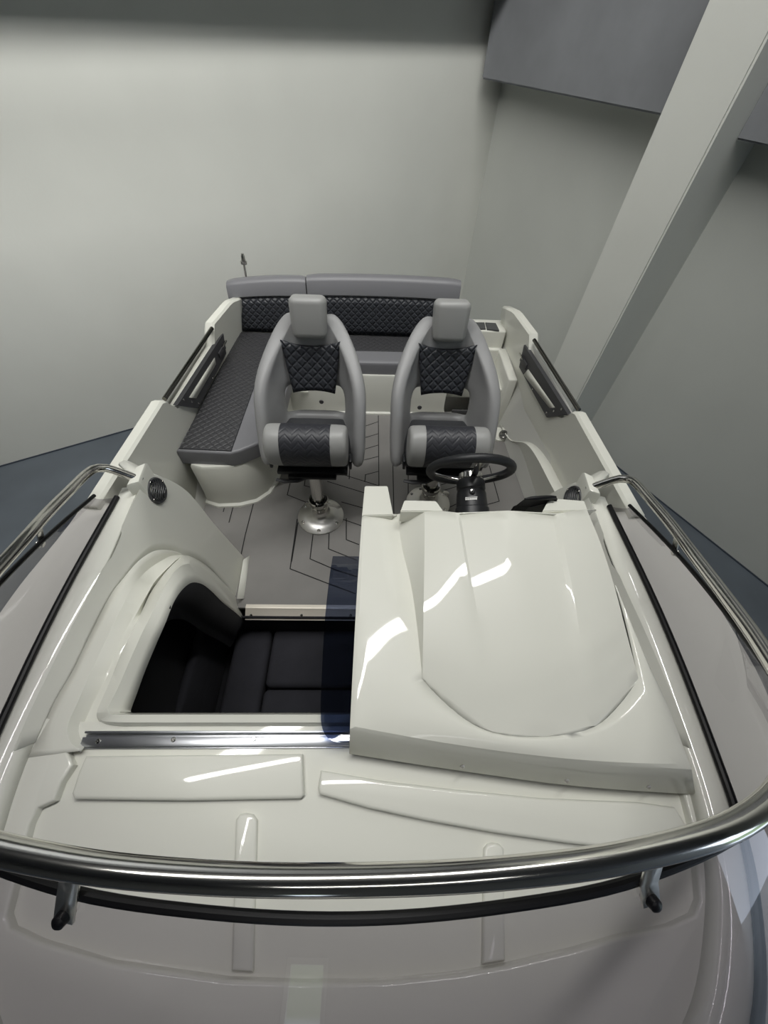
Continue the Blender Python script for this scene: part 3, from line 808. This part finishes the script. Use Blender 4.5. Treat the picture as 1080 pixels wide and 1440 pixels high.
# ---- stainless rail over the windscreen
hr = root('windscreen_rail', 'thick stainless rail curving above the windscreen edge', 'handrail', (0, .2, .95))
rail_half = [V(p) for p in ((.893, 1.02, .832), (.94, 1.014, .878), (.982, 1.005, .916), (1.002, .985, .934), (1.003, .945, .951), (.985, .84, .99), (.955, .70, 1.045), (.915, .57, 1.10), (.872, .40, 1.165), (.81, .245, 1.24), (.735, .125, 1.305), (.62, .03, 1.35), (.50, -.022, 1.375), (.34, -.052, 1.385), (.17, -.066, 1.39), (0, -.070, 1.39))]
rl = catmull(full(rail_half), 160)
finish('rail', tube_bm(rl, .0155, 20), STEEL, hr)
def bracket(u, v, front):
    # nearest points of rail and glass edge
    best = min(range(len(rl)), key=lambda i: (px_of(rl[i]) - V((u, v))).length)
    a = rl[best]; g = min(tl, key=lambda p: (p - a).length)
    dn_ = (g - a).normalized()
    j = tl.index(g); t_ = (tl[min(j + 1, NB - 1)] - tl[max(j - 1, 0)]).normalized()
    gl = rows[8][j]; dd = (rows[8][j] - rows[10][j]).normalized()
    outw = t_.cross(dd).normalized()
    if outw.z < 0: outw = -outw                       # the upper / inner side of the pane
    pth = [a, a.lerp(g + outw * .006, .55), g + outw * .008, g + dd * .03 + outw * .007]
    wv = t_ * .0125
    bm = bmesh.new()
    for sgn in (1,):
        L1 = [p + wv for p in pth]; L2 = [p - wv for p in pth]
        grid_bm([L1, L2], bm=bm)
    bmesh.ops.recalc_face_normals(bm, faces=bm.faces)
    br = finish('bracket', bm, BRUSH, hr, 60, recalc=False); s = br.modifiers.new('t', 'SOLIDIFY'); s.thickness = .004; s.offset = 0
    bp_ = g + dd * .022
    finish('bolt', lathe_bm([(0, .014), (.005, .0135), (.008, .011), (.0088, .002), (.0088, -.006), (0, -.006)], bp_ + outw * .006, outw, 18), BLACKR if front else STEEL, br, label='black rubber bolt cap' if front else None)
def px_of(p):
    c = ROT.transposed() @ (V(p) - CAM); return V((U0 + F_PX * c.x / c.z, V0 + F_PX * c.y / c.z))
bracket(108, 1208, True); bracket(922, 1200, True)
bracket(958, 752, False); bracket(58, 742, False)
bracket(1083, 975, False)

# ---- rail sockets and speakers on the wings
for sgn, u, v, nm in ((-1, 220, 690, 'left'), (1, 800, 697, 'right')):
    if sgn < 0: n_ = V((1, 0, .2)).normalized(); p = pl(u, v)
    else:
        n_ = V((-1, 0, .2)).normalized(); p = mir(pl(220, 690))
    e = V((0, 1, 0)); upv = n_.cross(e)
    if upv.z < 0: upv = -upv
    sp = root('speaker', 'round dark speaker grille on the %s inner wing beside the windscreen rail end' % nm, 'speaker', p, 'speakers on the inner wings')
    finish('ring', lathe_bm([(.054, -.004), (.056, .003), (.053, .009), (.047, .009), (.045, .004)], p, n_, 40), POCK, sp)
    finish('cone', lathe_bm([(.047, .003), (.02, -.004), (0, .004)], p, n_, 32), BLACKR, sp)
    bm = bmesh.new()
    for kk in range(-3, 4):
        o_ = kk * .0122; hl = math.sqrt(max(0, .047 ** 2 - o_ ** 2)) - .001
        dr = (e * .8 + upv * .6); dq = (upv * .8 - e * .6)
        A_ = p + n_ * .007 + dq * o_ - dr * hl; B2 = p + n_ * .007 + dq * o_ + dr * hl
        tube_bm([A_.lerp(B2, t / 8) + n_ * .004 * math.sin(PI * t / 8) + dq * .006 * math.sin(2 * PI * t / 8) for t in range(9)], .0034, 8, bm=bm)
    finish('grille', bm, GRILL, sp)
    for ang in (0, PI / 2, PI, 3 * PI / 2):
        screw(p + (e * math.cos(ang) + upv * math.sin(ang)) * .05 + n_ * .008, n_, .004, parent=sp)
    # socket block for the rail end
    q = [rl[0], rl[-1]][sgn > 0]
    bl_ = [(q.x - sgn * .00, q.y - .06), (q.x - sgn * .0, q.y + .06), (q.x - sgn * .07, q.y + .10), (q.x - sgn * .09, q.y - .02)]
    sk_ = finish('rail_socket', prism_bm([(q.x + sgn * .03, q.y - .05), (q.x + sgn * .03, q.y + .05), (q.x - sgn * .002, q.y + .075), (q.x - sgn * .012, q.y - .03)], .70, .862, .012), GEL, boat, 40)

# ---- grab rails and side pockets
for sgn, nm in ((-1, 'left'), (1, 'right')):
    ends = ((-1.105, 1.715, .695), (-1.045, 2.445, .70)) if sgn < 0 else ((1.13, 1.715, .695), (1.055, 2.43, .70))
    a, b = V(ends[0]), V(ends[1])
    gr = tag(finish('grab_rail', tube_bm([a.lerp(b, t / 12) for t in range(13)], .0125, 16), RAILM), 'straight polished grab rail along the %s gunwale' % nm, 'grab rail', 'gunwale grab rails')
    c = (a + b) / 2; gr.data.transform(Matrix.Translation(-c)); gr.location = c
    X_ = sgn * 1.05
    n_ = V((-sgn, -.066, 0)).normalized()
    def atw(u, v): return atp(u, v, V((sgn * 1.082 - .002, 1.7, .5)), n_)
    keys = [(738, 485), (731, 516), (770, 587), (800, 583)] if sgn > 0 else [(313, 469), (317, 497), (278, 574), (248, 570)]
    Q = [atw(*k) for k in keys]
    slot = [(744, 519), (737, 527), (774, 574), (782, 573)] if sgn > 0 else [(300, 503), (302, 512), (274, 560), (264, 559)]
    S_ = [atw(*k) for k in slot]
    pk = root('side_pocket', 'dark grey framed side pocket in the %s inner side below the grab rail' % nm, 'side pocket', (X_, 2.1, .4), 'side pockets')
    bm = bmesh.new(); o1 = [bm.verts.new(p + n_ * .006) for p in Q]; i1 = [bm.verts.new(p + n_ * .006) for p in S_]
    o0 = [bm.verts.new(p - n_ * .02) for p in Q]; i0 = [bm.verts.new(p - n_ * .02) for p in S_]
    for i in range(4):
        j = (i + 1) % 4
        bm.faces.new((o1[i], o1[j], i1[j], i1[i])); bm.faces.new((o0[i], o0[j], o1[j], o1[i])); bm.faces.new((i1[i], i1[j], i0[j], i0[i]))
    finish('frame', bm, POCK, pk, 20)
    bm = bmesh.new(); bm.faces.new([bm.verts.new(p + n_ * .0055) for p in S_]); o = finish('white_lining', bm, GEL, pk, recalc=False)
    m_ = o.modifiers.new('t', 'SOLIDIFY'); m_.thickness = .004
    for f0 in (.12, .5, .88):
        p = (Q[2] * (1 - f0) + Q[3] * f0) * .93 + (Q[1] * (1 - f0) + Q[0] * f0) * .07; screw(p + n_ * .006, n_, .007, parent=pk)
    p = Q[1].lerp(Q[2], .5) * .93 + Q[0].lerp(Q[3], .5) * .07; screw(p + n_ * .006, n_, .007, parent=pk)
    # moulded latch at the aft end of the pocket
    lc = (Q[0] * .42 + Q[1] * .42 + S_[0] * .08 + S_[1] * .08) ; dirv = (Q[2] - Q[1]).normalized()
    mm = frame_mtx(lc + dirv * .05 + n_ * .012, dirv, (0, 0, 1))
    finish('latch', box_bm((-.06, -.02, -.006), (.06, .02, .004), .004, mtx=mm), POCK, pk, 40)
    mm = frame_mtx(lc + dirv * .0 + n_ * .018 + V((0, 0, .018)), dirv, (0, 0, 1))
    finish('latch_tab', box_bm((-.04, -.005, -.006), (.04, .005, .006), .002, mtx=mm), STEEL, pk, 40, label='bright metal latch tab')

# ---- stern light stub
sl = root('stern_light', 'small stainless light stub standing behind the left backrest', 'stern light', (-.93, 3.03, .62))
b0 = aty(347, 396, 3.03); b1 = aty(343, 371, 3.03)
b0 = b0 + (b0 - b1) * 2.2
finish('stem', tube_bm([b0.lerp(b1, t / 4) for t in range(5)], .008, 12), STEEL, sl)
axl = (b1 - b0).normalized()
finish('collar', lathe_bm([(.008, -.004), (.022, 0), (.023, .016), (.015, .022), (.015, .026)], b1, axl, 20), STEEL, sl)
finish('cap', lathe_bm([(.014, .024), (.014, .05), (.010, .056), (.010, .064), (0, .066)], b1, axl, 20), STEEL, sl)

# ---- step pads on the starboard stern platform
for i, ks in enumerate((((660, 454), (681, 454), (683, 463), (660, 463)), ((682.5, 454), (697, 455), (702, 465), (685, 463.5)))):
    P = [at(u, v, .555) for u, v in ks]
    pd = finish('step_pad', prism_bm([(p.x, p.y) for p in P], 0.547, .56, .002), PADM, None, 30)
    c = V((sum(p.x for p in P) / 4, sum(p.y for p in P) / 4, .547)); pd.data.transform(Matrix.Translation(-c)); pd.location = c
    tag(pd, ['dark grey step pad tile half hidden behind the right helm seat', 'dark grey step pad tile at the outer end of the stern platform'][i], 'step pad', 'stern step pads')

# ================================================================== CUSHIONS
def soft_prism(name, poly, z0, z1, m, parent, bev=.02, label=None):
    return finish(name, prism_bm(poly, z0, z1, bev, seg=4), m, parent, 50, label=label)
def uvplan(o, rot=0):
    me = o.data; u = me.uv_layers.new(name='UVMap')
    for lp in me.loops:
        c = me.vertices[lp.vertex_index].co; u.data[lp.index].uv = (c.x, c.y)
def uvfront(o):
    me = o.data; u = me.uv_layers.new(name='UVMap')
    for lp in me.loops:
        c = me.vertices[lp.vertex_index].co; u.data[lp.index].uv = (c.x, c.z)
sc = root('side_seat_cushion', 'long grey seat cushion with dark quilted top along the left side', 'seat cushion', (-.85, 2.2, .345))
cp = [(-1.10, 1.585), (-.80, 1.575), (-.75, 1.595), (-.60, 1.70), (-.575, 1.76), (-.565, 2.6), (-.565, 2.88), (-1.03, 2.88)]
soft_prism('body', cp, .345, .447, VINB, sc, .016)
a_, b_2 = at(324, 636, .45), at(362, 530, .45)
qp = [(-1.085, 1.60), (a_.x, a_.y + .01), (b_2.x, b_2.y), (b_2.x + .06, 2.66), (b_2.x + .06, 2.875), (-1.02, 2.875), (-1.06, 2.3)]
o = soft_prism('quilted_top', qp, .44, .451, QUILTS, sc, .003, 'dark quilted top'); uvplan(o)
bm = bmesh.new(); tube_bm([V((x, y, .451)) for x, y in qp[:3]], .0028, 6, bm=bm)
finish('piping', bm, VIND, sc)
sb_ = root('stern_bench_cushion', 'grey bench cushion with dark top across the stern, behind the helm seats', 'seat cushion', (0, 2.75, .345))
soft_prism('body', [(-.56, 2.522), (.585, 2.537), (.585, 2.88), (-.56, 2.88)], .345, .447, VINB, sb_, .03)
y_ = at(540, 494, .45).y
o = soft_prism('quilted_top', [(-.56, y_ - .01), (.58, y_ + .01), (.58, 2.878), (-.56, 2.878)], .44, .451, QUILTS, sb_, .003, 'dark quilted top'); uvplan(o)
def backrest(x0, x1, zl, zr, label):
    rt = root('backrest_cushion', label, 'backrest cushion', ((x0 + x1) / 2, 2.93, .44), 'stern backrest cushions')
    N = 24
    def surf(zf0, zf1, y_of, nz=6):
        rows = []
        for k in range(nz + 1):
            r = []
            for i in range(N + 1):
                x = x0 + (x1 - x0) * i / N; zt = zl + (zr - zl) * i / N + .012 * math.sin(PI * i / N)
                f = zf0 + (zf1 - zf0) * k / nz; z = .44 + (zt - .44) * f
                r.append(V((x, y_of(f, i / N), z)))
            rows.append(r)
        return rows
    # upholstered body: closed cross-section swept across
    prof = [(0, .0), (.02, .0), (.68, .022), (.72, .006), (.93, .022), (.985, .04), (1.0, .07), (.985, .10), (.93, .115), (0, .10)]
    rows = []
    for i in range(N + 1):
        x = x0 + (x1 - x0) * i / N; zt = zl + (zr - zl) * i / N + .012 * math.sin(PI * i / N)
        e = 1 - (1 - min(1, min(i, N - i) / 1.5)) * .12
        rows.append([V((x, 2.90 + .055 + (yo - .055) * e, .44 + (zt - .44) * f * (1 - (1 - e) * .15))) for f, yo in prof])
    bm = grid_bm(rows, closed_u=True)
    bm.verts.ensure_lookup_table(); n_ = len(prof)
    bm.faces.new(bm.verts[:n_]); bm.faces.new(bm.verts[-n_:])
    finish('body', bm, VINB, rt, 50)
    r2 = surf(.02, .68, lambda f, s_: 2.896 + .022 * (f / .68) - .010 * math.sin(PI * min(1, f / .7)) ** .5 + .012 * (abs(s_ - .5) * 2) ** 8)
    sheet('quilted_panel', r2, QUILT, rt, .006, uv=True, label='dark quilted lower panel', eye=V((0, 0, 1.2)))
    return rt
backrest(-1.055, -.492, .778, .822, 'shorter grey backrest cushion with dark quilted panel at the stern left')
backrest(-.484, .612, .834, .838, 'longer grey backrest cushion with dark quilted panel across the stern')

# ================================================================== HELM SEATS
def helm_seat():
    r = root('helm_chair', 'left grey bucket helm seat with dark quilted back on a pedestal beside the side cushion', 'helm seat', (0, 0, 0), 'helm seats')
    low, upp = [], []
    low.append(finish('base_plate', lathe_bm([(0, 0), (.142, 0), (.146, .004), (.142, .009), (.10, .022), (.065, .042), (.052, .06), (.050, .085)], seg=48), BRUSH, r))
    for k in range(6):
        a = k * PI / 3 + .52
        low.append(finish('bolt', lathe_bm([(.011, 0), (.011, .003), (.007, .006), (.003, .006), (0, .003)], (.122 * math.cos(a), .122 * math.sin(a), .013), (0, 0, 1), 14), STEEL, r))
    low.append(finish('collar', lathe_bm([(.047, .08), (.052, .085), (.052, .12), (.048, .125), (.048, .135), (.058, .14), (.060, .17), (.055, .178), (.04, .18)], seg=36), STEEL, r))
    low.append(finish('column', lathe_bm([(.036, .17), (.036, .43)], seg=32), STEEL, r))
    low.append(finish('lock_lever', tube_bm([V((.05, -.02, .155)), V((.075, -.03, .155)), V((.10, -.02, .135)), V((.115, .0, .10)), V((.12, .02, .075))], [.008, .008, .009, .013, .010], 10), BRUSH, r))
    low.append(finish('lock_knob', tube_bm([V((-.05, -.01, .155)), V((-.075, -.015, .155))], .007, 10), STEEL, r))
    # slide under the seat
    bm = box_bm((-.13, -.07, .425), (.13, .25, .445), .004); box_bm((-.19, -.05, .44), (.19, .33, .462), .006, bm=bm)
    upp.append(finish('seat_slide', bm, BLACKP, r, 40))
    upp.append(finish('slide_lever', tube_bm([V((-.02, -.05, .425)), V((-.08, -.075, .42)), V((-.15, -.07, .41)), V((-.20, -.055, .405))], [.010, .013, .015, .010], 10, flat=.5), POCK, r))
    # bucket shell
    R = [  # z_c, y_c, e (half width), y_edge, z_edge
        (1.055, .475, .085, .47, 1.05), (1.02, .462, .125, .45, 1.015), (.955, .44, .168, .385, .955), (.86, .41, .218, .26, .878), (.775, .39, .244, .165, .81), (.71, .375, .246, .11, .745), (.62, .36, .245, .055, .65), (.555, .345, .243, .005, .555), (.51, .335, .238, -.02, .50), (.46, .32, .228, -.02, .45)]
    cs = (-1, -.86, -.6, -.42, -.2, 0, .2, .42, .6, .86, 1)
    rows = []
    for zc, yc, e, ye, ze in R:
        row = []
        for c in cs:
            a = abs(c); sg = 1 if c >= 0 else -1
            if a <= .6: x = c / .6 * min(.165, e * .72); f = 0 if a < .5 else .06
            else:
                t = (a - .6) / .4; x = sg * (min(.165, e * .72) + (e - min(.165, e * .72)) * (1 - (1 - t) ** 1.8)); f = .06 + .94 * t ** 1.15
            row.append(V((x, yc + (ye - yc) * f, zc + (ze - zc) * f)))
        rows.append(row)
    hole = lambda i, j: i in (5, 6) and 2 <= j <= 7
    bm = grid_bm(rows, skip=hole)
    bmesh.ops.recalc_face_normals(bm, faces=bm.faces); face_cam(bm, V((0, -1.5, 1.2)))
    sh = finish('shell', bm, VIN, r, 60, recalc=False)
    s = sh.modifiers.new('thickness', 'SOLIDIFY'); s.thickness = .075; s.offset = -.35
    s = sh.modifiers.new('round', 'SUBSURF'); s.levels = 2; s.render_levels = 2
    upp.append(sh)
    # dark quilted back panel: concave top, tapering down
    pr = []
    for k in range(11):
        t = k / 10; zc = .965 - (.965 - .705) * t; hw = .150 - .037 * t; row = []
        yc = .442 - (.442 - .374) * ((.955 - zc) / .245) if zc < .955 else .442
        for c in [i / 6 for i in range(-6, 7)]:
            sag = -.035 * (1 - c * c) * (1 - t) + .012 * (1 - c * c) * t
            row.append(V((c * hw, yc - .050 - .004 * (1 - c * c) - .012 * abs(c) ** 2, zc + sag)))
        pr.append(row)
    p_ = sheet('quilted_panel', pr, QUILT, r, .014, uv=True, label='dark diamond quilted back panel', eye=V((0, -2, 1)))
    upp.append(p_)
    # headrest
    hb = box_bm((-.089, -.05, -.094), (.089, .05, .094), .03, 5)
    for v in hb.verts:                         # crowned front, wrapped over the top
        v.co.x *= 1 - .07 * (v.co.z / .092 < 0) * abs(v.co.z / .092)
        v.co.y -= .012 * (1 - (v.co.x / .089) ** 2)
    bmesh.ops.transform(hb, matrix=Matrix.Translation((0, .435, 1.06)) @ Matrix.Rotation(math.radians(-12), 4, 'X'), verts=hb.verts)
    upp.append(finish('headrest', hb, VINL, r, 60))
    # seat cushion and flip-up bolster roll
    upp.append(finish('seat_cushion', box_bm((-.20, -.02, .455), (.20, .31, .55), .03, 4), VIND, r, 60))
    bm = bmesh.new()
    def roll_ring(x, s):
        return [V((x, -.045 + .098 * s * math.cos(a) , .655 + .118 * s * math.sin(a) - .012 * math.cos(a))) for a in [i * 2 * PI / 40 for i in range(40)]]
    for sg in (-1, 1):
        bm = bmesh.new()
        rr = [(.118, 1.0), (.15, 1.0), (.178, .985), (.19, .95), (.197, .86), (.199, .6)]
        grid_bm([roll_ring(sg * x, s_) for x, s_ in rr], closed_u=True, bm=bm)
        bm.verts.ensure_lookup_table(); bm.faces.new(bm.verts[-40:])
        upp.append(finish('roll_end', bm, VINL, r, 60, label='lighter grey end of the bolster roll'))
    bm = grid_bm([roll_ring(-.12 + .24 * i / 16, 1.015) for i in range(17)], closed_u=True)
    uvl = bm.loops.layers.uv.verify()
    for f in bm.faces:
        for l in f.loops:
            c = l.vert.co; a = math.atan2(c.z - .655, c.y + .045); a = a if a > -PI / 2 else a + 2 * PI
            l[uvl].uv = (c.x + .055 * .5, a * .105)
    upp.append(finish('bolster_roll', bm, CHEV, r, 60, label='dark chevron stitched bolster roll'))
    for sg in (-1, 1): upp.append(finish('bolster_hinge', box_bm((sg * .2075 - .0075, -.06, .50), (sg * .2075 + .0075, .0, .56), .004), BLACKP, r, 30))
    return r, low, upp
seat, low, upp = helm_seat()
seat.location = (-.322, 1.475, 0)
s2 = seat.copy(); C.objects.link(s2); s2.location = (.378, 1.60, 0)
s2['label'] = 'right grey bucket helm seat with dark quilted back directly behind the steering wheel'
for ch in low + upp:
    c = ch.copy(); C.objects.link(c); c.parent = s2
    if ch in upp: c.location = c.location + V((0, -.115, 0))

# ================================================================== LIGHT
lamps = ((-.1, 1.31, 5.0, 4.4, .24, 196, 20), (-1.75, 1.88, 3.5, 2.2, .2, 68, 62), (.3, -2.4, 5.0, 2.6, .26, 16, 0))  # one tube lamp, plus an added wall washer and an added bow fill
for x, y, z, lx, ly, e, tilt in lamps:
    fx = root('lamp_or_fill', {1.31: 'long fluorescent ceiling lamp above the boat', 1.88: 'added unseen wall-wash light near the back wall'}.get(y, 'long fluorescent ceiling lamp above the bow'), 'ceiling lamp', (x, y, z))
    fx.rotation_euler = (math.radians(tilt), 0, math.atan2(ab.y, ab.x))
    bm = box_bm((-lx / 2 - .05, -ly / 2 - .04, .02), (lx / 2 + .05, ly / 2 + .04, .08), .01)
    me = bpy.data.meshes.new('housing'); bm.to_mesh(me); bm.free(); me.materials.append(CEIL)
    o = bpy.data.objects.new('housing', me); C.objects.link(o); o.parent = fx
    ld = bpy.data.lights.new('tubes_or_fill', 'AREA'); ld.shape = 'RECTANGLE'; ld.size = lx; ld.size_y = ly; ld.energy = e
    ld.color = (1.0, .995, .97)
    lo_ = bpy.data.objects.new('tubes_or_fill', ld); C.objects.link(lo_); lo_.parent = fx
w = bpy.data.worlds.new('World'); bpy.context.scene.world = w; w.use_nodes = True
nt = w.node_tree; bg = nt.nodes['Background']
tc = nt.nodes.new('ShaderNodeTexCoord'); sp = nt.nodes.new('ShaderNodeSeparateXYZ'); rp = nt.nodes.new('ShaderNodeValToRGB')
ma = nt.nodes.new('ShaderNodeMath'); ma.operation = 'ADD'; ma.inputs[1].default_value = .5
nt.links.new(tc.outputs['Generated'], sp.inputs[0]); nt.links.new(sp.outputs['Z'], ma.inputs[0]); nt.links.new(ma.outputs[0], rp.inputs['Fac']); nt.links.new(rp.outputs['Color'], bg.inputs['Color'])
e = rp.color_ramp.elements                      # pale yard, lawn, trees, sky
e[0].position = .30; e[0].color = (.40, .46, .56, 1); e[1].position = .74; e[1].color = (.75, .85, 1.0, 1)
for pos_, c_ in ((.36, (.42, .47, .56)), (.38, (.12, .17, .10)), (.47, (.16, .22, .15)), (.52, (.09, .13, .09)), (.66, (.14, .20, .14))):
    q = e.new(pos_); q.color = (*c_, 1)
bg.inputs['Strength'].default_value = 4.0

# ================================================================== CAMERA + LIFT
cd = bpy.data.cameras.new('Camera'); cam = bpy.data.objects.new('Camera', cd); C.objects.link(cam)
cd.sensor_fit = 'VERTICAL'; cd.sensor_height = 36; cd.sensor_width = 27; cd.lens = F_PX / 1440 * 36
right, up, back = ROT @ V((1, 0, 0)), ROT @ V((0, -1, 0)), ROT @ V((0, 0, -1))
mw = Matrix.Identity(4)
for i, a in enumerate((right, up, back)):
    for k in range(3): mw[k][i] = a[k]
mw.translation = CAM
cam.matrix_world = mw
cd.clip_start = .02
for o in list(bpy.context.scene.objects):
    if o.parent is None: o.location.z += LIFT
sc_ = bpy.context.scene
sc_.camera = cam
sc_.view_settings.view_transform = 'Standard'; sc_.view_settings.look = 'None'; sc_.view_settings.gamma = 1
sc_.view_settings.exposure = -.12
sc_.cycles.use_denoising = True
sc_.cycles.max_bounces = 8; sc_.cycles.transparent_max_bounces = 12
